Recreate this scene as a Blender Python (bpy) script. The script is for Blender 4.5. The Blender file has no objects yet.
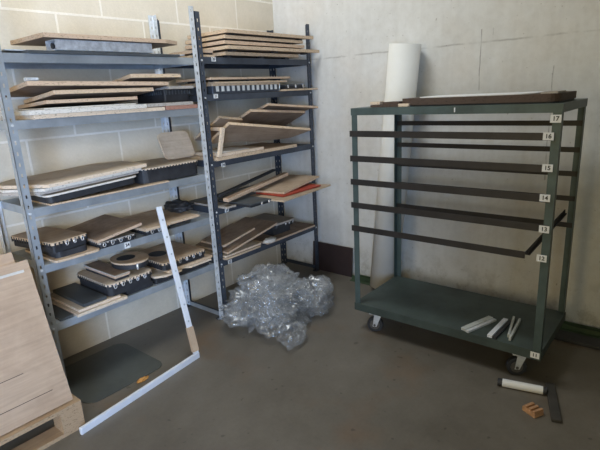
import bpy, bmesh, math, random
from mathutils import Vector, Matrix, noise
rnd = random.Random(7)
COL = bpy.context.scene.collection
PI = math.pi

# ------------------------------------------------------------------ materials
def new_mat(name):
    m = bpy.data.materials.new(name); m.use_nodes = True
    nt = m.node_tree; b = nt.nodes['Principled BSDF']
    return m, nt, b
def N(nt, t, **kw):
    n = nt.nodes.new(t)
    for k, v in kw.items(): setattr(n, k, v)
    return n
def ramp(nt, fac, stops):
    r = N(nt, 'ShaderNodeValToRGB')
    while len(r.color_ramp.elements) < len(stops): r.color_ramp.elements.new(0.5)
    for e, (p, c) in zip(r.color_ramp.elements, stops):
        e.position = p; e.color = (c[0], c[1], c[2], 1)
    nt.links.new(fac, r.inputs[0]); return r.outputs[0]
def mixc(nt, fac, a, b, mode='MIX'):
    m = N(nt, 'ShaderNodeMix', data_type='RGBA', blend_type=mode)
    for s, v in ((0, fac), (6, a), (7, b)):
        if hasattr(v, 'is_linked') or isinstance(v, bpy.types.NodeSocket): nt.links.new(v, m.inputs[s])
        elif isinstance(v, (int, float)): m.inputs[s].default_value = v
        else: m.inputs[s].default_value = (*v, 1)
    return m.outputs[2]
def math_(nt, op, a, b=0.0):
    m = N(nt, 'ShaderNodeMath', operation=op)
    for i, v in enumerate((a, b)):
        if isinstance(v, bpy.types.NodeSocket): nt.links.new(v, m.inputs[i])
        else: m.inputs[i].default_value = v
    return m.outputs[0]
def noise_(nt, vec, scale, detail=4, rough=.6):
    n = N(nt, 'ShaderNodeTexNoise'); n.inputs['Scale'].default_value = scale
    n.inputs['Detail'].default_value = detail; n.inputs['Roughness'].default_value = rough
    if vec is not None: nt.links.new(vec, n.inputs['Vector'])
    return n.outputs[0]
def mapping(nt, vec, loc=(0,0,0), rot=(0,0,0), sc=(1,1,1)):
    m = N(nt, 'ShaderNodeMapping'); nt.links.new(vec, m.inputs[0])
    m.inputs[1].default_value = loc; m.inputs[2].default_value = rot; m.inputs[3].default_value = sc
    return m.outputs[0]
def coords(nt): return N(nt, 'ShaderNodeTexCoord')
def bump(nt, b, h, strength=.2, dist=.01):
    n = N(nt, 'ShaderNodeBump'); n.inputs['Strength'].default_value = strength; n.inputs['Distance'].default_value = dist
    nt.links.new(h, n.inputs['Height']); nt.links.new(n.outputs[0], b.inputs['Normal'])

def plain(name, col, rough=.6, metal=0, var=.12, scale=14, spec=.5):
    m, nt, b = new_mat(name); tc = coords(nt)
    n = noise_(nt, tc.outputs['Object'], scale, 5, .65)
    c = ramp(nt, n, [(.3, [v*(1-var) for v in col]), (.7, [min(1, v*(1+var)) for v in col])])
    nt.links.new(c, b.inputs['Base Color'])
    b.inputs['Roughness'].default_value = rough; b.inputs['Metallic'].default_value = metal
    b.inputs['Specular IOR Level'].default_value = spec
    return m

def wood(name, face, edge, dirt=.5, grain=1.0):
    m, nt, b = new_mat(name); tc = coords(nt)
    oi = N(nt, 'ShaderNodeObjectInfo')
    off = N(nt, 'ShaderNodeVectorMath', operation='ADD'); nt.links.new(tc.outputs['Object'], off.inputs[0])
    sc = N(nt, 'ShaderNodeVectorMath', operation='SCALE'); sc.inputs[0].default_value = (9, 7, 5); nt.links.new(oi.outputs['Random'], sc.inputs['Scale'])
    nt.links.new(sc.outputs[0], off.inputs[1]); v = off.outputs[0]
    g = noise_(nt, mapping(nt, v, sc=(2.5, 40, 2.5)), 2.0, 5, .6)
    st = noise_(nt, v, 5.5, 5, .65)
    c = ramp(nt, g, [(.3, [x*.86 for x in face]), (.7, [min(1, x*1.1) for x in face])])
    dirtc = ramp(nt, st, [(.36, (.52, .44, .38)), (.56, (1, 1, 1))])
    c = mixc(nt, dirt, c, dirtc, 'MULTIPLY')
    rv = math_(nt, 'MULTIPLY_ADD', oi.outputs['Random'], .36)
    rv.node.inputs[2].default_value = .8
    comb = N(nt, 'ShaderNodeCombineColor')
    for i in range(3): nt.links.new(rv, comb.inputs[i])
    c = mixc(nt, 1.0, c, comb.outputs[0], 'MULTIPLY')
    # cut edges: lighter, with dark pencil / saw marks
    em = noise_(nt, mapping(nt, v, sc=(34, 34, 90)), 2.0, 3, .7)
    ec = ramp(nt, em, [(.34, [x*.5 for x in edge]), (.45, edge)])
    sep = N(nt, 'ShaderNodeSeparateXYZ'); nt.links.new(tc.outputs['Normal'], sep.inputs[0])
    az = math_(nt, 'ABSOLUTE', sep.outputs[2]); f = math_(nt, 'LESS_THAN', az, .5)
    c = mixc(nt, f, c, ec)
    nt.links.new(c, b.inputs['Base Color']); b.inputs['Roughness'].default_value = .72
    b.inputs['Specular IOR Level'].default_value = .3
    bump(nt, b, g, .12, .002)
    return m

M = {}
M['ply'] = wood('plywood', (.40, .30, .215), (.56, .42, .29))
M['brown'] = wood('brown_board', (.28, .205, .15), (.52, .38, .27), .7)
M['pale'] = wood('pale_plywood', (.50, .41, .32), (.66, .53, .40), .45)
M['greyb'] = wood('grey_board', (.27, .24, .21), (.40, .36, .32), .5)
M['white_b'] = wood('white_board', (.52, .50, .46), (.62, .58, .52), .3)
M['darkw'] = wood('dark_brown_board', (.085, .058, .045), (.085, .058, .045), .6)
M['redw'] = wood('red_stained_board', (.26, .13, .10), (.36, .19, .14), .5)
M['crate'] = wood('crate_plywood', (.425, .305, .21), (.425, .305, .21), .28)
M['pallet'] = wood('pallet_wood', (.40, .275, .165), (.40, .275, .165), .4)
M['red'] = plain('red_board_paint', (.33, .045, .025), .5, var=.25)
M['rubber'] = plain('black_rubber', (.022, .023, .027), .6, var=.4)
M['darkg'] = plain('dark_grey_sheet', (.055, .062, .068), .5, var=.25)
M['galv'] = plain('galvanised_steel', (.60, .62, .64), .4, .25, .22, 22)
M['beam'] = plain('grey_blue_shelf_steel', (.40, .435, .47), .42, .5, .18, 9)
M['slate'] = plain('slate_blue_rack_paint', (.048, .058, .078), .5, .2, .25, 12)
M['chrome'] = plain('chrome_steel', (.78, .78, .8), .22, .6, .05)
M['alu'] = plain('scuffed_aluminium', (.58, .60, .63), .42, .35, .3, 34)
M['cart'] = plain('green_grey_cart_paint', (.062, .092, .092), .48, .15, .25, 8)
M['deck'] = plain('worn_green_deck_paint', (.045, .062, .056), .55, .1, .3, 6)
M['rail'] = plain('black_brown_rail', (.021, .019, .019), .5, .1, .35, 10)
M['paper'] = plain('white_label', (.72, .72, .72), .7, var=.03)
M['ink'] = plain('black_ink', (.02, .02, .02), .7)
M['whitep'] = plain('white_painted_strip', (.66, .68, .73), .5, var=.06)
M['tape'] = plain('tan_tape', (.48, .35, .24), .6)
M['roll'] = plain('white_foam', (.66, .65, .62), .75, var=.04, scale=5)
M['maroon'] = plain('dark_maroon_panel', (.030, .017, .016), .55, var=.2)
M['green'] = plain('green_painted_steel', (.042, .068, .034), .55, var=.35)
M['mat'] = plain('dark_rubber_mat', (.066, .070, .062), .6, var=.22, scale=5)
M['woodblock'] = plain('rough_orange_wood', (.42, .23, .12), .8, var=.3, scale=30)
M['oldrubber'] = plain('dusty_brown_rubber', (.040, .036, .031), .7, var=.3)
M['orange'] = plain('orange_scrap', (.5, .24, .06), .7)
M['rustcap'] = plain('wheel_hub_grey', (.12, .11, .10), .5, .5, .3, 40)
M['zinc'] = plain('pale_zinc_strip', (.50, .52, .50), .5, .2, .15, 30)

def mat_block():
    m, nt, b = new_mat('cream_block_wall'); tc = coords(nt)
    sep = N(nt, 'ShaderNodeSeparateXYZ'); nt.links.new(tc.outputs['Object'], sep.inputs[0])
    x = math_(nt, 'ADD', sep.outputs[0], 1.505 + .547*20); z = math_(nt, 'ADD', sep.outputs[2], .006)
    cb = N(nt, 'ShaderNodeCombineXYZ'); nt.links.new(x, cb.inputs[0]); nt.links.new(z, cb.inputs[1])
    br = N(nt, 'ShaderNodeTexBrick'); nt.links.new(cb.outputs[0], br.inputs[0])
    br.offset = .5; br.offset_frequency = 2
    for k, v in (('Scale', 1), ('Mortar Size', .007), ('Mortar Smooth', .25), ('Brick Width', .547), ('Row Height', .219)): br.inputs[k].default_value = v
    br.inputs['Color1'].default_value = (.60, .535, .43, 1); br.inputs['Color2'].default_value = (.64, .575, .47, 1)
    br.inputs['Mortar'].default_value = (.76, .71, .63, 1)
    st = noise_(nt, tc.outputs['Object'], 2.2, 6, .7)
    c = mixc(nt, .8, br.outputs[0], ramp(nt, st, [(.3, (.80, .78, .75)), (.65, (1.05, 1.05, 1.05))]), 'MULTIPLY')
    fine = noise_(nt, tc.outputs['Object'], 70, 4, .7)
    c = mixc(nt, .5, c, ramp(nt, fine, [(.3, (.86, .86, .86)), (.7, (1.05, 1.05, 1.05))]), 'MULTIPLY')
    # damp stain behind the left rack and grime towards the foot of the wall
    run = noise_(nt, mapping(nt, tc.outputs['Object'], sc=(7, 1, .35)), 1.6, 4, .6)
    c = mixc(nt, .5, c, ramp(nt, run, [(.22, (.45, .36, .27)), (.31, (1, 1, 1))]), 'MULTIPLY')
    nt.links.new(c, b.inputs['Base Color']); b.inputs['Roughness'].default_value = .9
    h = math_(nt, 'ADD', math_(nt, 'MULTIPLY', br.outputs[1], .5), math_(nt, 'MULTIPLY', fine, .3))
    bump(nt, b, h, .35, .008)
    return m
def line_mask(nt, sock, at, half, soft):
    d = math_(nt, 'ABSOLUTE', math_(nt, 'SUBTRACT', sock, at))
    mr = N(nt, 'ShaderNodeMapRange'); nt.links.new(d, mr.inputs[0])
    mr.inputs[1].default_value = half; mr.inputs[2].default_value = half+soft; mr.inputs[3].default_value = 1; mr.inputs[4].default_value = 0
    return mr.outputs[0]
def mat_conc_wall():
    m, nt, b = new_mat('grey_concrete_wall'); tc = coords(nt); o = tc.outputs['Object']
    n1 = noise_(nt, o, 1.3, 6, .65); n2 = noise_(nt, o, 16, 5, .7)
    c = ramp(nt, n1, [(.3, (.56, .55, .525)), (.7, (.65, .645, .63))])
    c = mixc(nt, .5, c, ramp(nt, n2, [(.28, (.82, .80, .78)), (.6, (1.03, 1.03, 1.03))]), 'MULTIPLY')
    streak = noise_(nt, mapping(nt, o, sc=(1, 14, .7)), 1.5, 3, .5)
    c = mixc(nt, .35, c, ramp(nt, streak, [(.3, (.86, .85, .84)), (.6, (1, 1, 1))]), 'MULTIPLY')
    sp = noise_(nt, o, 42, 2, .5)
    c = mixc(nt, .55, c, ramp(nt, sp, [(.24, (.3, .25, .2)), (.30, (1, 1, 1))]), 'MULTIPLY')
    warm = noise_(nt, mapping(nt, o, loc=(3, 1, 0)), 2.3, 3, .5)
    c = mixc(nt, .5, c, ramp(nt, warm, [(.5, (1, 1, 1)), (.75, (.98, .90, .82))]), 'MULTIPLY')
    sep = N(nt, 'ShaderNodeSeparateXYZ'); nt.links.new(o, sep.inputs[0])
    wob = math_(nt, 'MULTIPLY', math_(nt, 'SUBTRACT', noise_(nt, o, 6, 3), .5), .018)
    zz = math_(nt, 'ADD', sep.outputs[2], wob); yy = math_(nt, 'ADD', sep.outputs[1], wob)
    brk = ramp(nt, noise_(nt, o, 9, 3), [(.35, (0, 0, 0)), (.6, (1, 1, 1))])
    seam = math_(nt, 'MULTIPLY', line_mask(nt, zz, 1.725, .001, .007), brk)
    c = mixc(nt, math_(nt, 'MULTIPLY', seam, .55), c, (.22, .20, .18))
    for y0, za, zb in ((-1.69, 1.44, 1.80), (-2.11, .9, 1.56), (-1.76, 1.74, 1.80), (-1.05, 0, .7)):
        inside = math_(nt, 'MULTIPLY', math_(nt, 'GREATER_THAN', sep.outputs[2], za), math_(nt, 'LESS_THAN', sep.outputs[2], zb))
        cr = math_(nt, 'MULTIPLY', math_(nt, 'MULTIPLY', line_mask(nt, yy, y0, .0005, .004), inside), brk)
        c = mixc(nt, math_(nt, 'MULTIPLY', cr, .75), c, (.12, .10, .09))
    # splash stains low on the wall
    low = N(nt, 'ShaderNodeMapRange'); nt.links.new(sep.outputs[2], low.inputs[0])
    low.inputs[1].default_value = .5; low.inputs[2].default_value = 0; low.inputs[3].default_value = 0; low.inputs[4].default_value = 1
    spl = ramp(nt, noise_(nt, o, 8, 5, .75), [(.50, (0, 0, 0)), (.62, (1, 1, 1))])
    c = mixc(nt, math_(nt, 'MULTIPLY', math_(nt, 'MULTIPLY', low.outputs[0], spl), .5), c, (.20, .17, .12))
    nt.links.new(c, b.inputs['Base Color']); b.inputs['Roughness'].default_value = .85
    bump(nt, b, n2, .15, .006)
    return m
def mat_floor():
    m, nt, b = new_mat('worn_concrete_floor'); tc = coords(nt); o = tc.outputs['Object']
    n1 = noise_(nt, o, 1.1, 6, .62); n2 = noise_(nt, o, 9, 6, .7); n3 = noise_(nt, o, 60, 3, .6)
    c = ramp(nt, n1, [(.32, (.112, .097, .077)), (.68, (.162, .144, .118))])
    c = mixc(nt, .7, c, ramp(nt, n2, [(.3, (.80, .79, .77)), (.65, (1.08, 1.08, 1.08))]), 'MULTIPLY')
    c = mixc(nt, .3, c, ramp(nt, n3, [(.3, (.8, .8, .8)), (.7, (1.1, 1.1, 1.1))]), 'MULTIPLY')
    rs = noise_(nt, mapping(nt, o, loc=(2.2, .4, 0)), 1.9, 4, .55)
    c = mixc(nt, .8, c, ramp(nt, rs, [(.56, (1, 1, 1)), (.72, (1.12, .86, .68))]), 'MULTIPLY')
    sp = noise_(nt, o, 24, 2, .4)
    c = mixc(nt, .7, c, ramp(nt, sp, [(.25, (.45, .42, .40)), (.30, (1, 1, 1))]), 'MULTIPLY')
    nt.links.new(c, b.inputs['Base Color'])
    r = N(nt, 'ShaderNodeMapRange'); nt.links.new(n2, r.inputs[0]); r.inputs[3].default_value = .34; r.inputs[4].default_value = .6
    nt.links.new(r.outputs[0], b.inputs['Roughness'])
    bump(nt, b, n2, .08, .004)
    return m
def mat_plastic():
    m, nt, b = new_mat('clear_plastic_film'); tc = coords(nt)
    out = [n for n in nt.nodes if n.type == 'OUTPUT_MATERIAL'][0]
    tr = N(nt, 'ShaderNodeBsdfTransparent'); tr.inputs[0].default_value = (.95, .96, .97, 1)
    gl = N(nt, 'ShaderNodeBsdfGlossy'); gl.inputs['Color'].default_value = (1, 1, 1, 1); gl.inputs['Roughness'].default_value = .2
    df = N(nt, 'ShaderNodeBsdfDiffuse'); df.inputs[0].default_value = (.78, .80, .83, 1)
    bp = N(nt, 'ShaderNodeBump'); bp.inputs['Strength'].default_value = .35; bp.inputs['Distance'].default_value = .02
    nt.links.new(noise_(nt, tc.outputs['Object'], 11, 3, .6), bp.inputs['Height'])
    nt.links.new(bp.outputs[0], gl.inputs['Normal'])
    mx = N(nt, 'ShaderNodeMixShader'); mx.inputs[0].default_value = .6
    nt.links.new(df.outputs[0], mx.inputs[1]); nt.links.new(gl.outputs[0], mx.inputs[2])
    m2 = N(nt, 'ShaderNodeMixShader')
    lw = N(nt, 'ShaderNodeLayerWeight'); lw.inputs[0].default_value = .3
    f = math_(nt, 'ADD', math_(nt, 'MULTIPLY', lw.outputs['Facing'], .36), .095)
    nt.links.new(f, m2.inputs[0]); nt.links.new(tr.outputs[0], m2.inputs[1]); nt.links.new(mx.outputs[0], m2.inputs[2])
    nt.links.new(m2.outputs[0], out.inputs[0])
    return m
M['block'] = mat_block(); M['cwall'] = mat_conc_wall(); M['floor'] = mat_floor(); M['film'] = mat_plastic()

# ------------------------------------------------------------------ mesh helpers
def link(name, bm, mat, parent=None, loc=(0,0,0), rot=(0,0,0), smooth=False):
    bmesh.ops.recalc_face_normals(bm, faces=bm.faces)
    me = bpy.data.meshes.new(name); bm.to_mesh(me); bm.free()
    me.materials.append(M[mat] if isinstance(mat, str) else mat)
    if smooth:
        for p in me.polygons: p.use_smooth = True
    o = bpy.data.objects.new(name, me); COL.objects.link(o)
    o.location = loc; o.rotation_euler = rot
    if parent: o.parent = parent
    return o
def tag(o, label, cat, group=None):
    o['label'] = label; o['category'] = cat
    if group: o['group'] = group
    return o
def empty(name, loc=(0,0,0), rot=(0,0,0)):
    o = bpy.data.objects.new(name, None); COL.objects.link(o); o.location = loc; o.rotation_euler = rot
    o.empty_display_size = .05; return o
def box(bm, x0, x1, y0, y1, z0, z1, mtx=None):
    vs = [bm.verts.new((x, y, z)) for z in (z0, z1) for y in (y0, y1) for x in (x0, x1)]
    if mtx:
        for v in vs: v.co = mtx @ v.co
    for f in ((0,2,3,1), (4,5,7,6), (0,1,5,4), (2,6,7,3), (0,4,6,2), (1,3,7,5)): bm.faces.new([vs[i] for i in f])
def prism(bm, poly, z0, z1, mtx=None):
    a = [bm.verts.new((x, y, z0)) for x, y in poly]; b = [bm.verts.new((x, y, z1)) for x, y in poly]
    if mtx:
        for v in a+b: v.co = mtx @ v.co
    n = len(poly)
    bm.faces.new(a[::-1]); bm.faces.new(b)
    for i in range(n): bm.faces.new((a[i], a[(i+1) % n], b[(i+1) % n], b[i]))
def rrect(x0, x1, y0, y1, r, seg=5):
    if r <= 0: return [(x0,y0), (x1,y0), (x1,y1), (x0,y1)]
    out = []
    for cx, cy, a0 in ((x0+r, y0+r, PI), (x1-r, y0+r, 1.5*PI), (x1-r, y1-r, 0), (x0+r, y1-r, .5*PI)):
        for i in range(seg+1):
            a = a0 + .5*PI*i/seg; out.append((cx+r*math.cos(a), cy+r*math.sin(a)))
    return out
def bar(bm, p, q, w, h, up=(0,0,1)):
    """rectangular bar from p to q, w across, h along up"""
    p, q = Vector(p), Vector(q); d = q-p; L = d.length; d.normalize()
    s = d.cross(Vector(up)).normalized(); u = s.cross(d)
    mt = Matrix((( d.x, s.x, u.x, p.x), (d.y, s.y, u.y, p.y), (d.z, s.z, u.z, p.z), (0,0,0,1)))
    box(bm, 0, L, -w/2, w/2, -h/2, h/2, mt)
def cyl(bm, p, q, r, seg=20, r2=None):
    p, q = Vector(p), Vector(q); d = (q-p); L = d.length
    rot = d.to_track_quat('Z', 'Y').to_matrix().to_4x4()
    bmesh.ops.create_cone(bm, cap_ends=True, segments=seg, radius1=r, radius2=r if r2 is None else r2, depth=L,
                          matrix=Matrix.Translation((p+q)/2) @ rot)
def torus(bm, R, r, mtx, a=16, b=6):
    vs = []
    for i in range(a):
        t = 2*PI*i/a
        vs.append([bm.verts.new(mtx @ Vector(((R+r*math.cos(2*PI*j/b))*math.cos(t), (R+r*math.cos(2*PI*j/b))*math.sin(t), r*math.sin(2*PI*j/b)))) for j in range(b)])
    for i in range(a):
        for j in range(b): bm.faces.new((vs[i][j], vs[(i+1)%a][j], vs[(i+1)%a][(j+1)%b], vs[i][(j+1)%b]))
def bevel(bm, w, seg=2):
    bmesh.ops.bevel(bm, geom=[e for e in bm.edges], offset=w, segments=seg, profile=.5, affect='EDGES', clamp_overlap=True)

def text_mesh(s, size, parent, loc, rot, bold=.0):
    cu = bpy.data.curves.new('number', 'FONT'); cu.body = s; cu.size = size; cu.align_x = 'CENTER'; cu.align_y = 'CENTER'
    cu.extrude = .0004; cu.offset = bold
    t = bpy.data.objects.new('number', cu); COL.objects.link(t)
    bpy.context.view_layer.update()
    dg = bpy.context.evaluated_depsgraph_get()
    me = bpy.data.meshes.new_from_object(t.evaluated_get(dg)); me.name = 'number'
    bpy.data.objects.remove(t); bpy.data.curves.remove(cu)
    me.materials.clear(); me.materials.append(M['ink'])
    o = bpy.data.objects.new('number', me); COL.objects.link(o); o.parent = parent; o.location = loc; o.rotation_euler = rot
    return o
def sticker(parent, x, y, z, w, h, s, rotz=0.0, size=.03, tilt=0.0):
    """white number sticker whose face looks along -Y before rotz"""
    bm = bmesh.new(); box(bm, -w/2, w/2, -.0015, 0, -h/2, h/2)
    st = link('number_label', bm, 'paper', parent, (x, y, z), (0, tilt, rotz)); st['label'] = 'small white sticker with a black handwritten number'
    text_mesh(s, size, st, (0, -.0019, 0), (PI/2, 0, 0), .0006)
    return st

# ------------------------------------------------------------------ setting
def struct(name, bm, mat):
    o = link(name, bm, mat); o['kind'] = 'structure'; return o
bm = bmesh.new(); box(bm, -5.6, .15, -5.2, .15, -.12, 0); struct('floor', bm, 'floor')
bm = bmesh.new(); box(bm, -5.6, 0, 0, .15, 0, 3.4); struct('wall_left', bm, 'block')
bm = bmesh.new(); box(bm, 0, .15, -5.2, .15, 0, 3.4); struct('wall_right', bm, 'cwall')

# ------------------------------------------------------------------ racks
def slotted_flange(bm, w, h, origin, ax, nrm):
    """flange lying in plane (ax, Z); slots punched along its middle; thickness along nrm"""
    O, A, T = Vector(origin), Vector(ax), Vector(nrm)*.002
    pitch = .05; n = int(h/pitch); c0, c1 = w*.39, w*.61
    us = [0, c0, c1, w]
    zs = [0.0]
    for i in range(n):
        zs += [i*pitch+.017, i*pitch+.034]
    zs.append(h)
    grid = {}
    for i, u in enumerate(us):
        for j, z in enumerate(zs):
            for k in (0, 1): grid[i, j, k] = bm.verts.new(O + A*u + Vector((0, 0, z)) + T*k)
    hole = lambda i, j: i == 1 and j % 2 == 1 and j < len(zs)-1
    inside = lambda i, j: 0 <= i < 3 and 0 <= j < len(zs)-1 and not hole(i, j)
    for i in range(3):
        for j in range(len(zs)-1):
            if hole(i, j): continue
            for k in (0, 1): bm.faces.new([grid[i,j,k], grid[i+1,j,k], grid[i+1,j+1,k], grid[i,j+1,k]])
            if not inside(i-1, j): bm.faces.new([grid[i,j,0], grid[i,j+1,0], grid[i,j+1,1], grid[i,j,1]])
            if not inside(i+1, j): bm.faces.new([grid[i+1,j,0], grid[i+1,j+1,0], grid[i+1,j+1,1], grid[i+1,j,1]])
            if not inside(i, j-1): bm.faces.new([grid[i,j,0], grid[i+1,j,0], grid[i+1,j,1], grid[i,j,1]])
            if not inside(i, j+1): bm.faces.new([grid[i,j+1,0], grid[i+1,j+1,0], grid[i+1,j+1,1], grid[i,j+1,1]])
def rack_post(parent, x, y, sx, sy, h, mat, w=.037):
    bm = bmesh.new()
    slotted_flange(bm, w, h, (0, 0, 0), (sx, 0, 0), (0, sy, 0))
    slotted_flange(bm, w, h, (0, 0, 0), (0, sy, 0), (sx, 0, 0))
    p = link('post', bm, mat, parent, (x, y, 0))
    b2 = bmesh.new(); box(b2, min(0, sx*.04), max(0, sx*.04), min(0, sy*.04), max(0, sy*.04), -.0, .008)
    link('foot_plate', b2, 'rubber', p, (-sx*.001, -sy*.001, 0))
    return p
def rack_shelf(parent, x0, x1, y0, y1, z, mat, lip=.04):
    """folded steel tray, top face at z"""
    bm = bmesh.new(); t = .0015
    box(bm, x0, x1, y0, y1, z-t, z)
    box(bm, x0, x1, y0, y0+t, z-lip, z-t); box(bm, x0, x1, y1-t, y1, z-lip, z-t)
    box(bm, x0, x0+t, y0+t, y1-t, z-lip, z-t); box(bm, x1-t, x1, y0+t, y1-t, z-lip, z-t)
    box(bm, x0, x1, y0+t, y0+.014, z-lip, z-lip+t)
    s = link('shelf', bm, mat, parent)
    for xx in (x0-.018, x1+.018):
        b2 = bmesh.new(); cyl(b2, (xx, y0-.0075, z-.02), (xx, y0-.003, z-.02), .006, 8); link('bolt', b2, 'galv', s)
    return s
YF, YB = -.410, -.008
def rack(name, xl, xr, zs, h, pm, bmt, outer):
    root = empty(name, (0, 0, 0))
    rack_post(root, xl-.037, YF, 1, 1, h, pm[0]); rack_post(root, xr+.037, YF, -1, 1, h, pm[1])
    rack_post(root, xl-.037, YB, 1, -1, h, pm[2]); rack_post(root, xr+.037, YB, -1, -1, h, pm[3])
    shelves = [rack_shelf(root, xl+.0005, xr-.0005, YF+.003, YB-.003, z, bmt) for z in zs]
    for x in (xl-.032, xr+.032):
        b = bmesh.new(); box(b, x-.0015, x+.0015, YF+.04, YB-.04, .012, .042); link('side_brace', b, pm[0] if name == 'steel_shelf_rack' else 'slate', root)
    return root, shelves
R1Z = [1.7137, 1.4225, 1.0129, .7288, .4145]
R2Z = [1.7205, 1.4982, 1.0834, .7706, .4095]
r1, s1 = rack('steel_shelf_rack', -2.2423, -1.1944, R1Z, 2.0, ['beam', 'galv', 'galv', 'galv'], 'beam', -1)
tag(r1, 'pale galvanised slotted-angle shelf rack on the left, against the cream block wall', 'shelf rack')
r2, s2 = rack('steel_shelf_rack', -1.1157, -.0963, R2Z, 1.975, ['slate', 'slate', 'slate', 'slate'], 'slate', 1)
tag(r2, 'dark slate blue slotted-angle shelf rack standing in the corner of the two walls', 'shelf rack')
sticker(s1[3], -1.792, YF+.0025, .709, .034, .034, '34', size=.026)
for sh, x, z, s in ((s2[0], -1.035, 1.708, '20'), (s2[1], -1.045, 1.487, '21'), (s2[2], -1.035, 1.050, '24'), (s2[3], -1.040, .747, '25'), (s2[4], -1.055, .384, '23')):
    sticker(sh, x, YF+.0025, z, .034, .026, s, size=.024)

# ------------------------------------------------------------------ boards
EPS = .0006
def board(x0, x1, yf, depth, z, th, mat, label, name='plywood_board', cat='board', group=None, yaw=0, rise=0, roll=0, r=.004, cut=None, under=None, spots=None):
    """board whose near bottom left corner is at (x0, yf, z); rise = height gained towards the back; roll = height gained to the right"""
    L = x1-x0; D = depth
    bm = bmesh.new()
    poly = cut(L, D) if cut else rrect(0, L, 0, D, r, 3)
    prism(bm, poly, 0, th)
    rx = math.atan2(rise, D); ry = -math.atan2(roll, L)
    o = link(name, bm, mat, None, (x0, yf, z+EPS), (rx, ry, math.radians(yaw)))
    tag(o, label, cat, group)
    if under:
        for fx, fy in ((.08, .12), (.5, .12), (.86, .12), (.1, .8), (.86, .8)):
            b = bmesh.new(); box(b, L*fx-.02, L*fx+.02, D*fy-.02, D*fy+.02, -under, 0)
            link('rubber_pad', b, 'rubber', o)
    return o
def tip(x0, yf):
    # right corner sticks out in front of the rack post, the rest stays left of the post
    return lambda L, D: [(0, 0), (L, 0), (-.103-x0, -.416-yf), (-.103-x0, D), (0, D)]
def forme(x0, x1, yf, depth, z, h, label, top='brown', ply=.014, rings=(), teeth=True, yaw=0, r=.03, rise=0, roll=0, hole=None, round_=False, leftring=0, body='rubber', group=None, toothmat='rubber', big=False):
    """cutting forme: plywood face on a dark rubber-filled body with notched rim and ring bolts"""
    L, D = x1-x0, depth
    root = empty('cutting_forme', (x0, yf, z+EPS), (math.atan2(rise, D), -math.atan2(roll, L), math.radians(yaw)))
    tag(root, label, 'cutting forme', group)
    if round_: poly = [(L/2+L/2*math.cos(2*PI*i/40), D/2+D/2*math.sin(2*PI*i/40)) for i in range(40)]
    else: poly = rrect(0, L, 0, D, r)
    ins = .006
    inner = [(L/2+(x-L/2)*(1-2*ins/L), D/2+(y-D/2)*(1-2*ins/D)) for x, y in poly]
    b = bmesh.new(); prism(b, inner, 0, h-ply); link('rubber_body', b, body, root)
    b = bmesh.new(); prism(b, poly, h-ply, h)
    pl = link('plywood_face', b, top, root)
    if hole:
        hx, hy, ha, hb = hole
        b = bmesh.new(); prism(b, [(hx+ha*math.cos(2*PI*i/28), hy+hb*math.sin(2*PI*i/28)) for i in range(28)], h, h+.0012)
        link('dark_opening', b, 'rubber', root)
    if teeth:
        b = bmesh.new(); n = len(poly); acc = 0; pitch = .046 if big else .022; tw = .011 if big else .0045; tz = .034 if big else .014
        for i in range(n):
            p, q = Vector((*poly[i], 0)), Vector((*poly[(i+1) % n], 0)); seg = (q-p).length
            if seg < 1e-6: continue
            d = (q-p)/seg; t = pitch-acc
            while t < seg:
                c = p+d*t; nrm = Vector((d.y, -d.x, 0))
                mt = Matrix(((d.x, nrm.x, 0, c.x), (d.y, nrm.y, 0, c.y), (0, 0, 1, 0), (0, 0, 0, 1)))
                if big:
                    if c.y < .02:
                        b1 = bmesh.new(); box(b1, -tw, tw, -.003, .0016, h-ply-tz, h-ply-.001, mt); link('tooth', b1, toothmat, root)
                else: box(b, -tw, tw, -.003, .0016, h-ply-tz, h-.003, mt)
                t += pitch
            acc = seg-(t-pitch)
        if big: b.free()
        else: link('rim_teeth', b, toothmat, root)
    for u in rings:
        b = bmesh.new(); torus(b, .0105, .0028, Matrix.Translation((u*L, -.0045, h-ply-.004)) @ Matrix.Rotation(PI/2, 4, 'X') @ Matrix.Rotation(.4, 4, 'Y'))
        g = link('steel_ring', b, 'chrome', root, smooth=True)
    return root

# --- left rack, top shelf
Z = R1Z[0]
board(-2.145, -1.305, -.43, .36, Z, .012, 'darkg', 'dark steel sheet lying lowest on the top shelf of the pale left rack', 'steel_sheet', 'metal sheet')
board(-2.215, -1.225, -.375, .33, Z+.0135, .005, 'alu', 'thin pale grey sheet on the dark steel sheet, top shelf of the pale left rack', 'metal_sheet', 'metal sheet')
def alu_box():
    o = empty('aluminium_channel', (-2.0, -.405, Z+.0195)); tag(o, 'scuffed aluminium box channel under the plywood on top of the pale left rack', 'metal channel')
    b = bmesh.new(); L, W, H, t = .53, .10, .048, .004
    box(b, 0, L, 0, W, 0, t); box(b, 0, L, 0, W, H-t, H); box(b, 0, L, 0, t, t, H-t); box(b, 0, L, W-t, W, t, H-t)
    link('channel', b, 'alu', o)
    for k in ():
        b = bmesh.new(); cyl(b, (.05+k*.105, -.0015, .026), (.05+k*.105, .001, .026), .006, 12); link('rivet', b, 'chrome', o)
    b = bmesh.new(); cyl(b, (-.004, .03, .02), (.004, .03, .02), .014, 14); link('end_plug', b, 'rubber', o)
alu_box()
board(-2.065, -1.285, -.44, .37, Z+.069, .020, 'brown', 'wide brown plywood board with pencilled edge, on the aluminium channel of the left rack', yaw=0, cut=lambda L, D: [(0,0), (L*.86,.0), (L,.05), (L,D), (0,D)])
board(-2.025, -1.50, -.385, .30, Z+.0905, .006, 'brown', 'thin dark sheet lying uppermost on the top shelf of the left rack', 'hardboard_sheet')
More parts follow.
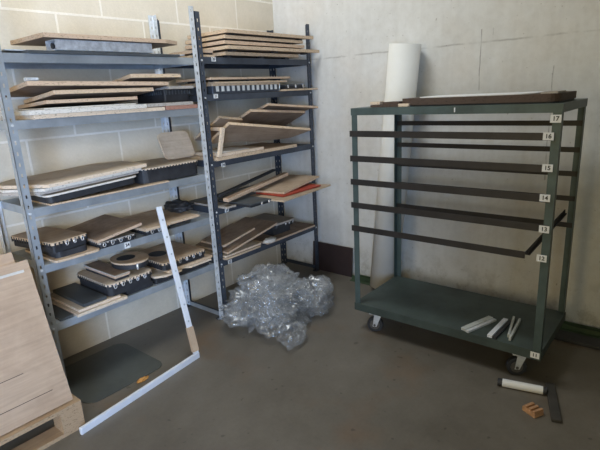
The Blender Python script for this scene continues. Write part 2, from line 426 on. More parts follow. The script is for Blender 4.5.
# --- left rack, second shelf
Z = R1Z[1]
board(-2.165, -1.445, -.425, .38, Z, .019, 'pale', 'mottled pale plywood board lying lowest on the second shelf of the left rack')
board(-1.435, -1.205, -.42, .34, Z, .022, 'redw', 'short reddish board at the right end of the second shelf of the left rack')
board(-2.185, -1.565, -.43, .37, Z+.0200, .021, 'white_b', 'whitish board with black marks on its edge, second shelf of the left rack')
board(-1.555, -1.235, -.418, .34, Z+.0230, .018, 'greyb', 'short grey-brown board above the reddish board, second shelf of the left rack')
board(-2.11, -1.62, -.415, .33, Z+.0420, .006, 'white_b', 'thin whitish sheet on the black-marked board, second shelf of the left rack', 'hardboard_sheet')
board(-2.095, -1.61, -.42, .34, Z+.067, .016, 'brown', 'brown board tilted up at the front, above the thin whitish sheet of the left rack', rise=-.018, yaw=0)
board(-2.055, -1.505, -.425, .36, Z+.108, .019, 'ply', 'tan tilted board just under the longest brown board, second shelf of the left rack', rise=-.036)
board(-2.17, -1.405, -.43, .37, Z+.150, .020, 'brown', 'longest brown board on the second shelf of the left rack, small grey block on it', rise=-.040, roll=-.014)
board(-1.635, -1.305, -.42, .34, Z+.180, .019, 'ply', 'uppermost short plywood board on the second shelf of the left rack', rise=-.046)
b = bmesh.new(); box(b, 0, .055, 0, .03, 0, .014); bevel(b, .002); tag(link('metal_block', b, 'alu', None, (-2.165, -.415, Z+.1725)), 'tiny grey block on the left corner of the longest board of the second shelf', 'block')
forme(-1.395, -1.203, -.36, .30, Z+.0420, .072, 'black toothed forme at the right end of the second shelf of the left rack', 'rubber', teeth=True, toothmat='darkg', r=.01)
board(-1.385, -1.205, -.40, .33, Z+.1155, .016, 'greyb', 'grey-brown board on the black toothed forme, second shelf of the left rack', yaw=0, rise=0)
# --- left rack, third shelf
Z = R1Z[2]
board(-2.165, -1.475, -.425, .38, Z, .008, 'ply', 'thin tan sheet lying lowest on the third shelf of the left rack', 'hardboard_sheet')
o = forme(-2.175, -1.675, -.42, .375, Z+.0095, .042, 'flat forme with whitish rounded edge on the third shelf of the left rack', 'greyb', ply=.010, teeth=False, r=.03, roll=.022)
b = bmesh.new(); prism(b, rrect(-.004, .504, -.004, .379, .034), .033, .041); w_ = link('white_rim', b, 'white_b', o)
board(-2.19, -1.645, -.385, .335, Z+.0535, .016, 'greyb', 'dark grey board between the white-rimmed forme and the big pale board', roll=.024, cut=lambda L, D: [(0,0), (L,0), (L,D), (0,D), (-.10,D-.04), (-.10,.19)])
board(-2.175, -1.64, -.410, .36, Z+.0710, .014, 'white_b', 'whitish board directly under the big pale board, third shelf of the left rack', roll=.024, cut=lambda L, D: [(0,0), (L,0), (L,D), (-.01,D), (-.11,D-.04), (-.11,.215)])
board(-2.160, -1.600, -.425, .39, Z+.0880, .016, 'pale', 'big pale board uppermost in the pile on the third shelf of the left rack', roll=.024, cut=lambda L, D: [(0,0), (L-.015,0), (L,.02), (L,D*.7), (L*.78,D), (-.02,D), (-.115,D-.05), (-.115,.235)])
forme(-1.630, -1.205, -.395, .37, Z+.0088, .085, 'tall black-sided forme at the right end of the third shelf of the left rack', 'pale', ply=.009, teeth=True, r=.05)
b = bmesh.new(); prism(b, rrect(0, .235, 0, .180, .035), 0, .012)
tag(link('curved_board', b, 'pale', None, (-1.338, -.215, Z+.097), (math.radians(66), 0, 0)), 'tan board with rounded corners standing upright on the tall black-sided forme', 'board')
# --- left rack, fourth shelf
Z = R1Z[3]
board(-2.195, -1.960, -.435, .38, Z, .012, 'ply', 'tan board with rounded corner sticking out at the left of the fourth shelf', r=.02)
b_ = bmesh.new(); prism(b_, rrect(0, .17, 0, .33, .03), 0, .030); tag(link('rubber_pad', b_, 'rubber', None, (-2.175, -.40, Z+.0135)), 'black pad between the tan board and the ringed forme, fourth shelf', 'rubber pad')
forme(-2.190, -1.990, -.415, .365, Z+.0450, .054, 'brown-faced forme with three steel rings at the left of the fourth shelf', 'ply', rings=(.38, .6, .82), r=.012, yaw=9)
forme(-1.955, -1.735, -.415, .36, Z, .036, 'low black forme with steel rings under the brown board, fourth shelf', 'greyb', rings=(.12, .34, .56, .8), r=.012, ply=.010)
board(-1.965, -1.690, -.425, .40, Z+.0400, .014, 'brown', 'brown board sloping up to the right, resting across the middle of the fourth shelf', roll=.036, yaw=0)
forme(-1.665, -1.500, -.415, .34, Z, .030, 'small low black forme under the pale brown board, fourth shelf of the left rack', 'greyb', ply=.008, r=.006, rings=(.2, .5))
b_ = bmesh.new(); box(b_, 0, .16, 0, .28, 0, .030); tag(link('rubber_pad', b_, 'rubber', None, (-1.46, -.35, Z+.0005)), 'black pad under the right part of the pale brown board, fourth shelf', 'rubber pad')
board(-1.680, -1.285, -.425, .39, Z+.0312, .014, 'ply', 'pale brown board behind the white upright strip on the fourth shelf', cut=lambda L, D: [(0,0), (L,0), (L-.02,D), (0,D)])
def heap(name, loc, sx, sy, sz, mat, label, cat, seed=0, sub=4, amp=.4, fr=2.2):
    bm = bmesh.new(); bmesh.ops.create_icosphere(bm, subdivisions=sub, radius=1)
    for v in bm.verts:
        c = v.co.copy(); n = noise.fractal(c*fr+Vector((seed*3.1, seed, 0)), 1.0, 2.1, 4) + .5*noise.ridged_multi_fractal(c*fr*.7+Vector((seed, 0, 5)), 1, 2, 3, 1, 2)*.3
        c *= 1+amp*n; v.co = Vector((c.x*sx, c.y*sy, max(c.z*sz, -sz*.75)+sz*.75))
    return tag(link(name, bm, mat, None, loc, smooth=True), label, cat)
heap('rubber_scraps', (-1.285, -.22, Z+.0475), .070, .095, .036, 'rubber', 'crumpled black rubber at the right end of the fourth shelf, left rack', 'rubber scrap', 3)
# --- left rack, lowest shelf
Z = R1Z[4]
board(-2.215, -2.145, -.40, .34, Z, .012, 'darkg', 'dark sheet at the far left of the lowest shelf of the left rack', 'metal_sheet', 'metal sheet')
board(-2.138, -1.850, -.432, .40, Z, .015, 'pale', 'pale plywood board sticking out lowest on the bottom shelf of the left rack')
board(-2.120, -1.880, -.415, .37, Z+.0165, .013, 'pale', 'second pale plywood board, just under the dark grey slab of the bottom shelf', yaw=0)
board(-2.088, -1.955, -.405, .36, Z+.0310, .016, 'darkg', 'dark grey slab on the pale plywood at the left of the bottom shelf', 'rubber_slab', 'slab')
forme(-1.945, -1.655, -.415, .37, Z+.0330, .072, 'large ringed forme with rounded corner in the middle of the bottom shelf', 'pale', rings=(.14, .3, .46, .62, .78), r=.035)
b_ = bmesh.new(); box(b_, 0, .175, 0, .33, 0, .031); tag(link('rubber_pad', b_, 'rubber', None, (-1.830, -.39, Z+.001)), 'black pad under the large ringed forme of the bottom shelf, left rack', 'rubber pad')
f2 = forme(-1.890, -1.795, -.400, .35, Z+.1065, .030, 'narrow black-sided strip forme with pale border on the large ringed forme', 'brown', teeth=False, r=.004)
b = bmesh.new(); box(b, -.001, .006, 0, .35, .028, .032); box(b, .006, .094, 0, .008, .028, .032); link('pale_border', b, 'white_b', f2)
f3 = forme(-1.825, -1.620, -.410, .25, Z+.1380, .040, 'round-ended forme with a dark opening on top of the bottom shelf pile', 'ply', ply=.010, round_=True, teeth=False, hole=(.09, .14, .055, .05))
b = bmesh.new(); cyl(b, (.075, .0, .0), (.075, .0, .034), .007, 14); link('chrome_pin', b, 'chrome', f3, smooth=True)
forme(-1.640, -1.215, -.400, .36, Z, .038, 'low black forme lowest at the right of the bottom shelf, left rack', 'rubber', ply=.008, teeth=False, r=.01)
board(-1.700+.055, -1.235, -.435, .38, Z+.040, .012, 'pale', 'pale plywood board with notched front edge, right half of the bottom shelf',
      cut=lambda L, D: [(0,.04), (.06,.0), (L*.42,0), (L*.48,.03), (L*.52,.03), (L*.6,0), (L,.0), (L,D), (0,D)])
board(-1.560, -1.215, -.425, .37, Z+.0535, .014, 'ply', 'tan board directly under the toothed forme, right half of the bottom shelf')
f4 = forme(-1.585, -1.255, -.415, .36, Z+.0690, .050, 'brown-faced ringed forme with a dark opening, right half of the bottom shelf', 'ply', r=.02, toothmat='rubber', rings=(.2, .36, .52, .68, .84), hole=(.10, .2, .055, .06))

# --- corner rack, top shelf: five plywood boards stacked with spacers
Z = R2Z[0]
G = 'plywood boards stacked on the corner rack'
tops = [(-.955, -.225, -.43, 'lowest'), (-.965, -.030, -.475, 'second'), (-.955, -.150, -.43, 'third'), (-.945, -.160, -.425, 'fourth'), (-.930, -.045, -.435, 'uppermost')]
for k, (xa, xb, yf, nm) in enumerate(tops):
    lab = '%s of the five on top of the corner rack' % (nm+' plywood board' if nm in ('lowest', 'uppermost') else 'plywood board, '+nm+' from the bottom')
    board(xa, xb, yf, .39, Z+.012+k*.0335, .0205, 'ply' if k != 2 else 'brown', lab, under=.0115, group=G, cut=tip(xa, yf) if xb > -.1 else None)
board(-1.150+.04, -.975, -.355, .30, Z, .018, 'ply', 'short plywood board between the posts at the left end of the corner rack top', yaw=0)
board(-1.150+.045, -.980, -.35, .29, Z+.030, .018, 'brown', 'short brown board lying above another between the posts on top of the corner rack', under=.011)
# --- corner rack, second shelf
Z = R2Z[1]
forme(-1.060, -.420, -.400, .34, Z+.002, .060, 'long grey-blue forme with a row of holes, second shelf of the corner rack', 'ply', ply=.012, teeth=True, toothmat='galv', r=.008, body='slate', big=True)
board(-1.080, -.315, -.415, .35, Z+.0875, .014, 'brown', 'long thin board uppermost on the second shelf of the corner rack', under=.0115)
board(-1.045, -.350, -.41, .34, Z+.063, .012, 'ply', 'long tan board on the grey-blue forme, second shelf of the corner rack')
board(-.410, -.020, -.44, .35, Z, .012, 'ply', 'tan board sticking out at the right end of the second shelf of the corner rack', cut=tip(-.410, -.44))
forme(-.385, -.185, -.425, .26, Z+.0135, .032, 'small dark slanting forme with steel rings at the right of the second shelf', 'darkg', rings=(.1, .5, .9), r=.006, yaw=-4, ply=.01, teeth=False)
# --- corner rack, third shelf
Z = R2Z[2]
board(-1.098, -.290, -.425, .38, Z, .022, 'ply', 'long plywood board with mottled edge lowest on the third shelf of the corner rack')
board(-1.055, -.645, -.415, .30, Z+.023, .018, 'pale', 'short plywood board with a white sheet on it, third shelf of the corner rack')
b = bmesh.new(); prism(b, rrect(0, .27, 0, .2, .01), 0, .002); tag(link('paper_sheet', b, 'paper', None, (-1.03, -.39, Z+.043)), 'white paper sheet on the short board of the third shelf, corner rack', 'paper')
board(-.985, -.130, -.445, .27, Z+.222, .020, 'ply', 'big plywood board propped up at the front showing its grey underside, third shelf', roll=-.112, rise=-.175, cut=lambda L, D: [(0,0), (L,0), (.85*L,.43*D), (.5*L,.70*D), (.36*L,.70*D), (0,.88*D)])
board(-.985, -.775, -.36, .30, Z+.262, .018, 'ply', 'short board lying on the left part of the big propped-up board, third shelf', roll=-.028, rise=-.170)
board(-.760, -.165, -.425, .36, Z+.290, .018, 'brown', 'dark brown tilted board above the big propped-up board, third shelf', roll=-.045, rise=-.165)
board(-.600, -.020, -.440, .36, Z+.323, .016, 'brown', 'uppermost board at the right of the third shelf, projecting towards the concrete wall', roll=-.050, rise=-.120, cut=tip(-.600, -.440))
o = empty('timber_support', (-1.085, -.43, Z+.027), (0, math.radians(16), 0)); tag(o, 'small tan wooden frame leaning at the left end of the third shelf, corner rack', 'frame')
b = bmesh.new(); box(b, 0, .024, 0, .02, 0, .19); link('front_bar', b, 'pale', o)
b = bmesh.new(); box(b, 0, .024, .02, .22, .168, .19); link('top_bar', b, 'brown', o)
# --- corner rack, fourth shelf
Z = R2Z[3]
board(-.770, -.150, -.685+.0, .345, Z+.002, .010, 'ply', 'lowest tan board of the fourth shelf, sticking far out beyond the right post', yaw=5)
board(-.690, -.255, -.612, .27, Z+.0160, .009, 'red', 'red sheet between two tan boards on the fourth shelf of the corner rack', 'red_sheet', 'sheet', yaw=0)
board(-.650, -.130, -.585, .28, Z+.0265, .012, 'ply', 'uppermost tan board of the fourth shelf, above the red sheet', yaw=8, roll=.03)
forme(-1.000, -.800, -.60, .33, Z+.001, .024, 'small black forme with steel rings in front of the lowest tan board, fourth shelf', 'darkg', rings=(.5, .85), r=.004, ply=.008, teeth=False)
board(-1.095, -1.005, -.47, .33, Z, .012, 'greyb', 'narrow grey board at the left end of the fourth shelf of the corner rack')
b = bmesh.new(); bar(b, (-1.075, -.445, .825), (-.33, -.33, .875), .045, .026); bevel(b, .004)
tag(link('wooden_batten', b, 'brown', None), 'long brown wooden batten lying slantwise across the fourth shelf of the corner rack', 'batten')
b = bmesh.new(); bar(b, (-1.085, -.385, .850), (-.36, -.235, .905), .035, .014); bevel(b, .003)
tag(link('rubber_strip', b, 'rubber', None), 'black strip lying just behind the long brown batten, fourth shelf', 'strip')
# --- corner rack, lowest shelf
Z = R2Z[4]
board(-1.100, -.760, -.425, .36, Z, .013, 'ply', 'tan board lowest at the left of the bottom shelf of the corner rack')
board(-1.095, -.745, -.415, .35, Z+.0145, .013, 'pale', 'second tan board from the bottom at the left of the lowest shelf, corner rack')
board(-1.085, -.560, -.430, .34, Z+.040, .014, 'brown', 'brown board rising to the right on the bottom shelf of the corner rack', roll=.090, rise=.0)
board(-1.085, -.770, -.395, .24, Z+.083, .014, 'brown', 'short grey-brown board above the rising brown board, bottom shelf of the corner rack', roll=.053)
forme(-.550, -.330, -.40, .33, Z+.0765, .042, 'small ringed black forme with a pale top, bottom shelf of the corner rack', 'greyb', rings=(.45, .65, .85), r=.02, teeth=False)
b_ = bmesh.new(); box(b_, 0, .2, 0, .2, 0, .06); tag(link('rubber_pad', b_, 'rubber', None, (-.54, -.35, Z+.0155)), 'black block under the small ringed forme, bottom shelf of the corner rack', 'rubber pad')
board(-.690, -.115, -.430, .37, Z, .014, 'brown', 'brown board at the right of the bottom shelf of the corner rack')
heap('crumpled_paper', (-.66, -.425, Z+.0145), .055, .035, .017, 'white_b', 'crumpled whitish paper at the front of the corner rack bottom shelf', 'paper', 5, 3)

# ------------------------------------------------------------------ cart
XF, XR, YL, YR = -.79, -.255, -1.255, -2.335
cart = empty('steel_cart', (0, 0, 0)); tag(cart, 'dark green steel cart on casters in front of the concrete wall', 'cart')
def angle_leg(x, y, sx, sy, z0, z1, name='post', mat='cart', w=.036, t=.003):
    b = bmesh.new()
    box(b, min(0, sx*w), max(0, sx*w), min(0, sy*t), max(0, sy*t), z0, z1)
    box(b, min(0, sx*t), max(0, sx*t), min(sy*t, sy*w), max(sy*t, sy*w), z0, z1)
    return link(name, b, mat, cart, (x, y, 0))
posts = {}
for key, (x, y, sx, sy) in dict(FL=(XF, YL, 1, -1), FR=(XF, YR, 1, 1), RL=(XR, YL, -1, -1), RR=(XR, YR, -1, 1)).items():
    posts[key] = angle_leg(x, y, sx, sy, .19, 1.345)
b = bmesh.new()
box(b, XF-.003, XR+.003, YR-.003, YL+.003, 1.378, 1.382)
box(b, XF-.003, XF, YR-.003, YL+.003, 1.343, 1.378); box(b, XR, XR+.003, YR-.003, YL+.003, 1.343, 1.378)
box(b, XF, XR, YR-.003, YR, 1.343, 1.378); box(b, XF, XR, YL, YL+.003, 1.343, 1.378)
link('top_tray', b, 'cart', cart)
b = bmesh.new()
box(b, XF-.004, XR+.004, YR-.004, YL+.004, .186, .190)
box(b, XF-.004, XF, YR-.004, YL+.004, .142, .186); box(b, XR, XR+.004, YR-.004, YL+.004, .142, .186)
box(b, XF, XR, YR-.004, YR, .142, .186); box(b, XF, XR, YL, YL+.004, .142, .186)
deck = link('deck', b, 'deck', cart)
FZ = [1.240, 1.098, .961, .821, .678]; RZ = [1.258, 1.120, .992, .857, .708]
for z in FZ:
    b = bmesh.new(); e = YR+.022 if z > .7 else YR+.105
    box(b, XF-.006, XF-.0005, e, YL+.012, z-.017, z+.017); box(b, XF-.0005, XF+.026, e+.042, YL-.042, z-.017, z-.013)
    link('rail', b, 'rail', cart)
for z in RZ:
    b = bmesh.new(); box(b, XR-.0325, XR-.0275, YR-.0, YL+.01, z-.014, z+.014) if False else box(b, XR-.006, XR-.0035, YR+.004, YL-.004, z-.014, z+.014)
    link('rail', b, 'rail', cart)
for z in FZ+RZ:
    pass
b = bmesh.new()
bar(b, (XF+.03, YR+.105, .672), (XR-.02, YR+.05, .775), .028, .006); bar(b, (XF+.03, YR+.102, .684), (XR-.02, YR+.047, .787), .004, .022)
lo = link('loose_side_bar', b, 'rail', cart); lo['label'] = 'bent dark side bar sloping up to the rear post'
# number labels on the right front post, facing the front
for z, y, s in ((1.318, -2.313, '17'), (1.242, -2.290, '16'), (1.102, -2.297, '15'), (.965, -2.297, '14'), (.818, -2.305, '13'), (.676, -2.305, '12')):
    st = sticker(cart, XF-.0068 if z < 1.3 else XF-.0036, y, z, .044, .034, s, rotz=-PI/2, size=.027)
sticker(cart, XF-.0048, -2.312, .168, .042, .032, '11', rotz=-PI/2, size=.025)
b = bmesh.new(); box(b, XF-.0045, XF-.0032, -1.862, -1.856, 1.352, 1.374); mk = link('chalk_mark', b, 'paper', cart)
def caster(x, y, ang):
    c = empty('caster', (x, y, .0), (0, 0, ang)); c.parent = cart
    b = bmesh.new()
    cyl(b, (0, -.015, .05), (0, .015, .05), .050, 28); bevel(b, .004)
    t = link('tyre', b, 'rubber', c)
    b = bmesh.new(); cyl(b, (0, -.018, .05), (0, .018, .05), .031, 24); cyl(b, (0, -.026, .05), (0, .026, .05), .008, 12); link('hub', b, 'rustcap', c)
    b = bmesh.new()
    for s in (-1, 1):
        for yy in (s*.0225,):
            pts = [(-.012, .040), (.012, .040), (.042, .118), (-.002, .118)]
            a = [b.verts.new((px, yy-.0015, pz)) for px, pz in pts]; d = [b.verts.new((px, yy+.0015, pz)) for px, pz in pts]
            b.faces.new(a); b.faces.new(d[::-1])
            for i in range(4): b.faces.new((a[i], d[i], d[(i+1) % 4], a[(i+1) % 4]))
    box(b, -.006, .046, -.024, .024, .115, .119)
    cyl(b, (.02, 0, .119), (.02, 0, .130), .022, 20)
    box(b, -.03, .07, -.04, .04, .130, .1395)
    link('bracket', b, 'galv', c)
caster(-.735, -1.365, math.radians(-70)); caster(-.740, -2.215, math.radians(-60)); caster(-.32, -1.38, math.radians(-90)); caster(-.32, -2.215, math.radians(-90))
# things on the cart top
TZ = 1.3825
f5 = forme(-.745, -.345, -2.310, .78, TZ, .040, 'big dark rounded forme with a whitish top lying on the cart top', 'darkw', ply=.034, r=.05, teeth=False)
b = bmesh.new(); prism(b, rrect(.02, .38, .12, .70, .08), .040, .044); link('white_sheet', b, 'paper', f5)
b = bmesh.new(); box(b, 0, .16, 0, .07, 0, .008); tag(link('olive_strip', b, 'greyb', None, (-.735, -2.300, TZ+.0410)), 'short olive strip on the right end of the dark rounded forme, cart top', 'strip')
board(-.760, -.56, -1.535, .175, TZ, .012, 'darkw', 'small dark brown board at the left end of the cart top')
for i, (x, y, z, w, d, mat, lab) in enumerate((
    (-.748, -1.415, TZ+.0135, .045, .062, 'pale', 'tan wooden block at the left end of the small dark board on the cart top'),
    (-.770, -1.600, TZ+.000, .018, .062, 'pale', 'tan wooden block in front of the dark rounded forme on the cart top'),)):
    b = bmesh.new(); box(b, 0, w, 0, d, 0, .016); bevel(b, .0015); tag(link('wooden_block', b, mat, None, (x, y, z+.0005)), lab, 'block')
b = bmesh.new(); box(b, 0, .12, 0, .10, 0, .013); tag(link('wooden_offcut', b, 'darkw', None, (-.742, -1.530, TZ+.0130)), 'brown offcut between the tan blocks on the cart top', 'block')
# strips on the deck
def strip(p, q, w, h, mat, label, two=None):
    o = empty('metal_strip', p); tag(o, label, 'strip')
    d = Vector(q)-Vector(p); b = bmesh.new(); bar(b, (0, 0, h/2), (d.x, d.y, h/2), w, h); bevel(b, .002)
    link('bar', b, mat, o)
    if two:
        s = Vector((-d.y, d.x, 0)).normalized()*(w*.5+.011)*two; b = bmesh.new(); bar(b, (s.x, s.y, h*.35), (d.x+s.x, d.y+s.y, h*.35), .018, h*.7); link('lower_flange', b, 'rubber' if mat == 'whitep' else 'galv', o)
DZ = .1908
strip((-.785, -1.945, DZ), (-.565, -2.020, DZ), .030, .016, 'zinc', 'leftmost pale metal strip lying on the cart deck', -1)
strip((-.785, -2.085, DZ), (-.545, -2.095, DZ), .026, .016, 'whitep', 'middle white strip with a black side lying on the cart deck', -1)
strip((-.730, -2.165, DZ), (-.500, -2.125, DZ), .012, .020, 'zinc', 'thin pale strip on the cart deck, crossing beside the right front post')
strip((-.760, -2.180, DZ), (-.510, -2.160, DZ), .012, .020, 'zinc', 'rightmost thin pale strip on the cart deck by the right front post')

# ------------------------------------------------------------------ things on the floor
# white foam roll leaning behind the cart
p, q = Vector((-.140, -1.083, .0415)), Vector((-.128, -1.243, 1.752))
ax = (q-p).normalized(); rl = empty('foam_roll', p, ax.to_track_quat('Z', 'Y').to_euler()); tag(rl, 'tall white foam roll leaning on the concrete wall behind the cart', 'roll')
Lr = (q-p).length
b = bmesh.new(); seg = 48; R0 = .100; prof = []
turns = 1
ring0 = []; ring1 = []
for i in range(seg):
    a = 2*PI*i/seg; r = R0 + .005*i/seg; ring0.append(b.verts.new((r*math.cos(a), r*math.sin(a), 0))); ring1.append(b.verts.new((r*math.cos(a), r*math.sin(a), Lr)))
for i in range(seg): b.faces.new((ring0[i], ring0[(i+1) % seg], ring1[(i+1) % seg], ring1[i]))
i0 = [b.verts.new((.045*math.cos(2*PI*i/seg), .045*math.sin(2*PI*i/seg), 0)) for i in range(seg)]; i1 = [b.verts.new((.045*math.cos(2*PI*i/seg), .045*math.sin(2*PI*i/seg), Lr)) for i in range(seg)]
for i in range(seg):
    j = (i+1) % seg
    b.faces.new((ring0[i], i0[i], i0[j], ring0[j])); b.faces.new((ring1[i], ring1[j], i1[j], i1[i])); b.faces.new((i0[i], i1[i], i1[j], i0[j]))
o = link('rolled_foam', b, 'roll', rl)
for pl in o.data.polygons: pl.use_smooth = abs(pl.normal.z) < .5
# maroon panel
b = bmesh.new(); prism(b, [(0, 0), (.40, 0), (.40, .243), (0, .243)], 0, .012)
tag(link('maroon_panel', b, 'maroon', None, (-.040, -.335, .001), (math.radians(85), 0, -PI/2)), 'dark maroon panel standing against the concrete wall beside the corner rack', 'panel')
# green angle bars on the floor along the wall
for k, (x, y0, y1, lab) in enumerate(((-.055, -.78, -3.05, 'long green steel angle bar on the floor tight against the concrete wall'), (-.098, -.76, -2.62, 'green steel angle bar on the floor under the cart, farther from the concrete wall'))):
    b = bmesh.new(); box(b, -.02, .02, y1, y0, 0, .004); box(b, .016, .02, y1, y0, .004, .035); tag(link('angle_bar', b, 'green', None, (x, 0, .0005)), lab, 'metal bar')
b = bmesh.new(); box(b, -.055, .055, -.28, .28, 0, .018); bevel(b, .003)
tag(link('rubber_plank', b, 'rubber', None, (-.190, -2.46, .0005), (0, 0, math.radians(0))), 'flat black plank on the floor behind the right end of the cart', 'plank')
# white wrapped tube, dark rubber bar, wood block
o = empty('wrapped_tube', (-.893, -2.172, .020), (0, 0, math.atan2(-2.385+2.172, -.842+.893))); tag(o, 'black tube wrapped in white paper on the floor in front of the cart', 'tube')
b = bmesh.new(); cyl(b, (0, 0, 0), (.222, 0, 0), .0185, 20); link('tube', b, 'rubber', o, smooth=False)
b = bmesh.new(); cyl(b, (.022, 0, 0), (.206, 0, 0), .0198, 20); link('paper_wrap', b, 'paper', o)
b = bmesh.new(); d0 = Vector((-.800, -2.375, .0)); bar(b, (0, 0, .008), (-.285, -.093, .008), .042, .016); bevel(b, .003)
tag(link('rubber_bar', b, 'oldrubber', None, (-.752, -2.383, .001)), 'dark brown-grey rubber bar on the floor beside the wood block', 'bar')
o = empty('wood_block', (-1.020, -2.372, .0005), (0, 0, math.radians(62))); tag(o, 'rough orange wood block with notched top on the floor', 'block')
b = bmesh.new(); box(b, -.035, .035, -.028, .028, 0, .022)
for k in range(3): box(b, -.033+.024*k, -.020+.024*k, -.026, .026, .022, .031)
link('block', b, 'woodblock', o)
# dark mat and orange scrap
b = bmesh.new(); prism(b, rrect(-2.235, -1.760, -.585, -.105, .07, 8), 0, .004)
tag(link('rubber_mat', b, 'mat', None, (0, 0, .0005)), 'dark mat with rounded corners on the floor under the left rack', 'mat')
heap('orange_scrap', (-1.935, -.61, .001), .032, .014, .009, 'orange', 'small crumpled orange scrap on the floor by the white strip frame', 'scrap', 9, 3, .5)
# white L strip frame leaning on the left rack
fr = empty('white_strip_frame', (-1.612, -.672, .0)); tag(fr, 'white L-shaped strip frame standing on the floor and leaning on the left rack', 'frame')
b = bmesh.new(); bar(b, (.018, .0, .018), (-.752, -.088, .018), .016, .036); bevel(b, .002); link('bottom_strip', b, 'whitep', fr)
b = bmesh.new(); bar(b, (.0, .0, .037), (.030, .232, .888), .034, .014, up=(0, -1, .26)); bevel(b, .002); link('upright_strip', b, 'whitep', fr)
b = bmesh.new(); bar(b, (.0005, .003, .047), (.0054, .0417, .19), .039, .021, up=(0, -1, .26)); link('tape_wrap', b, 'tape', fr)
for k in range(7):
    t = .22+.115*k; c = Vector((.03*t, .232*t, .037+.851*t)); b = bmesh.new(); n = Vector((0, -1, .26)).normalized()
    cyl(b, c+n*.0065, c+n*.0085, .0055, 12); link('screw_hole', b, 'beam', fr)
# plywood panels on a pallet at the left edge
pal = empty('pallet', (-2.318, -.715, 0)); tag(pal, 'wooden pallet under the big plywood panels at the left edge', 'pallet')
for y in (0, .12, .24, .36, .48):
    b = bmesh.new(); box(b, -1.1, 0, y, y+.095, .122, .142); link('deck_board', b, 'pallet', pal)
for y in (0, .24, .48):
    b = bmesh.new(); box(b, -1.1, 0, y, y+.095, 0, .018); link('bottom_board', b, 'pallet', pal)
    for x in (-1.1, -.60, -.10):
        b = bmesh.new(); box(b, x, x+.10, y, y+.095, .018, .100); link('spacer_block', b, 'pallet', pal)
for x in (-1.1, -.60, -.10):
    b = bmesh.new(); box(b, x, x+.1, 0, .575, .100, .122); link('cross_board', b, 'pallet', pal)
def panel(xr, yb, zb, yt, zt, w, th, label, marks=False, mat='crate'):
    L = math.hypot(yt-yb, zt-zb); a = math.atan2(zt-zb, yt-yb)
    b = bmesh.new(); prism(b, rrect(-w, 0, 0, L, .003, 2), 0, th)
    o = link('plywood_sheet', b, mat, None, (xr, yb, zb), (a, 0, 0)); tag(o, label, 'panel')
    if marks:
        b = bmesh.new(); box(b, -w, -.028, L-.052, L-.040, th, th+.0008); link('pale_scrape', b, 'white_b', o)
        for s0, s1, u in ((-.42, -.16, .30), (-.30, -.07, .12)):
            b = bmesh.new(); box(b, s0, s1, u*L, u*L+.003, th, th+.0006); link('saw_line', b, 'darkw', o)
    return o
panel(-2.340, -.672, .1435, -.470, .800, .95, .018, 'big tan plywood panel in front, leaning on the pallet at the left edge', True)
panel(-2.385, -.650, .1435, -.432, .842, .95, .018, 'tan plywood panel standing behind the front one, its top edge showing higher', mat='crate')
panel(-2.330, -.610, .1435, -.412, .765, .95, .020, 'rearmost plywood panel on the pallet, its right edge showing beside the rack post', mat='pallet')

# ------------------------------------------------------------------ crumpled clear plastic
def crumple(bm, cx, cy, cz, sx, sy, sz, seed, amp, fr, sub=5, rz=0):
    t = bmesh.new(); bmesh.ops.create_icosphere(t, subdivisions=sub, radius=1); sd = Vector((seed*7.7, seed*1.3, seed*4.1))
    for v in t.verts:
        c = v.co.copy(); w1 = c+Vector((noise.noise(c*1.4+sd), noise.noise(c*1.4+sd*2), noise.noise(c*1.4-sd)))*.5
        d = noise.noise(c*1.2+sd)*.32
        f1 = 1-abs(math.sin(noise.noise(w1*fr+sd)*7)); f2 = 1-abs(math.sin(noise.noise(w1*fr*1.9+sd*2)*6+c.x*2))
        c2 = c*(1+d+amp*(f1**2*1.4-.5)+amp*.5*(f2**3*1.4-.4))
        x, y, z = c2.x*sx, c2.y*sy, c2.z*sz
        X = x*math.cos(rz)-y*math.sin(rz); Y = x*math.sin(rz)+y*math.cos(rz)
        v.co = Vector((cx+X, cy+Y, max(cz+z, .006+.004*abs(noise.noise(c*9+sd)))))
    me = bpy.data.meshes.new('t'); t.to_mesh(me); t.free(); bm.from_mesh(me); bpy.data.meshes.remove(me)
b = bmesh.new()
for cx_, cy_, cz_, sx_, sy_, sz_, sd_, am_, fr_, sub_, rz_ in (
    (-.93, -.64, .14, .30, .22, .20, 1, .22, 1.0, 6, .2), (-.97, -.68, .12, .29, .23, .16, 2, .26, 1.2, 6, -.4), (-.86, -.62, .13, .20, .17, .13, 6, .26, 1.1, 5, .8),
    (-1.09, -.84, .08, .15, .12, .08, 7, .25, 1.1, 5, .5), (-1.15, -1.03, .06, .11, .075, .07, 3, .16, .9, 5, .3), (-.73, -.86, .10, .12, .13, .13, 4, .25, 1.0, 5, .1), (-.57, -.83, .13, .14, .07, .05, 5, .3, 1.2, 5, .6)):
    crumple(b, cx_, cy_, cz_, sx_, sy_, sz_, sd_, am_, fr_, sub_, rz_)
pb = link('plastic_film', b, 'film', None, smooth=True)
tag(pb, 'crumpled heap of clear plastic film on the floor before the corner rack', 'plastic film')

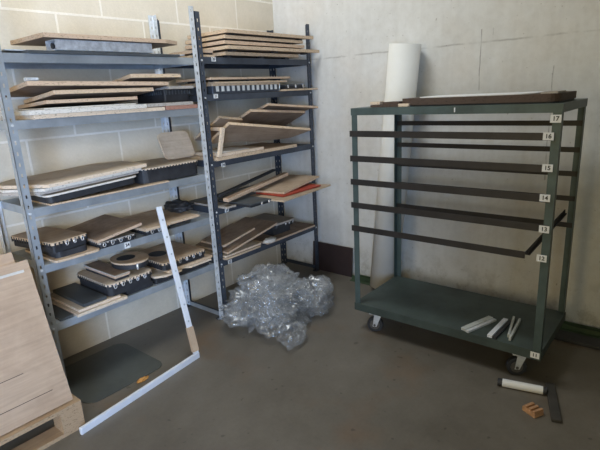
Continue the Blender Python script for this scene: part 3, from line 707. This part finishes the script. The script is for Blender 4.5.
# ------------------------------------------------------------------ camera
cx, cy, cz, yaw, pitch, roll, fpx = -3.1575, -2.8155, 1.4815, -.8734, -.2663, -.0512, 484.34
f = Vector((-math.sin(yaw), math.cos(yaw), 0)); r = Vector((math.cos(yaw), math.sin(yaw), 0)); u = Vector((0, 0, 1))
F = f*math.cos(pitch)+u*math.sin(pitch); u2 = u*math.cos(pitch)-f*math.sin(pitch)
Rr = r*math.cos(roll)+u2*math.sin(roll); Uu = u2*math.cos(roll)-r*math.sin(roll)
cam = bpy.data.cameras.new('camera'); cam.sensor_width = 36; cam.lens = fpx/600*36; cam.clip_start = .05
co = bpy.data.objects.new('camera', cam); COL.objects.link(co)
co.matrix_world = Matrix(((Rr.x, Uu.x, -F.x, cx), (Rr.y, Uu.y, -F.y, cy), (Rr.z, Uu.z, -F.z, cz), (0, 0, 0, 1)))
bpy.context.scene.camera = co

# ------------------------------------------------------------------ light
def area(name, loc, target, sx, sy, power, col):
    l = bpy.data.lights.new(name, 'AREA'); l.shape = 'RECTANGLE'; l.size = sx; l.size_y = sy; l.energy = power; l.color = col
    o = bpy.data.objects.new(name, l); COL.objects.link(o); o.location = loc
    o.rotation_euler = (Vector(target)-Vector(loc)).to_track_quat('-Z', 'Y').to_euler(); return o
def lamp(name, loc, tgt, sx, sy, w_, rgb, spread=None):
    m_ = max(rgb); o = area(name, loc, tgt, sx, sy, w_*m_, tuple(c/m_ for c in rgb))
    if spread: o.data.spread = spread
lamp('side_window', (-5.4, -1.7, 1.3), (-1, -1.2, 1.0), 1.2, 2.0, 100, (.31, .23, .10))
lamp('far_window', (-5.2, -4.0, 1.9), (-1.3, -.2, 1.3), 1.3, 1.8, 100, (.31, .31, .22))
lamp('roof_light', (-1.6, -.9, 3.5), (-1.0, -.3, 1.8), 1.0, 1.0, 60, (.83, .87, .87))
lamp('left_rack_fill', (-4.7, -3.6, 1.1), (-2.0, 0, .9), 1.0, 1.4, 60, (.16, .27, .48), 1.2)  # added cool area light, brightens the left rack and lower block wall
lamp('narrow_fill', (-4.4, -4.4, 2.2), (-1.9, -.1, 1.0), 1.2, 1.6, 60, (.12, .11, .09), .8)  # added narrow area light aimed at the left rack from behind the camera
w = bpy.data.worlds.new('world'); bpy.context.scene.world = w; w.use_nodes = True
w.node_tree.nodes['Background'].inputs[0].default_value = (.9, .95, 1.0, 1); w.node_tree.nodes['Background'].inputs[1].default_value = .025
vs = bpy.context.scene.view_settings
vs.view_transform = 'Standard'; vs.look = 'None'; vs.gamma = 1; vs.use_curve_mapping = False; vs.exposure = 0
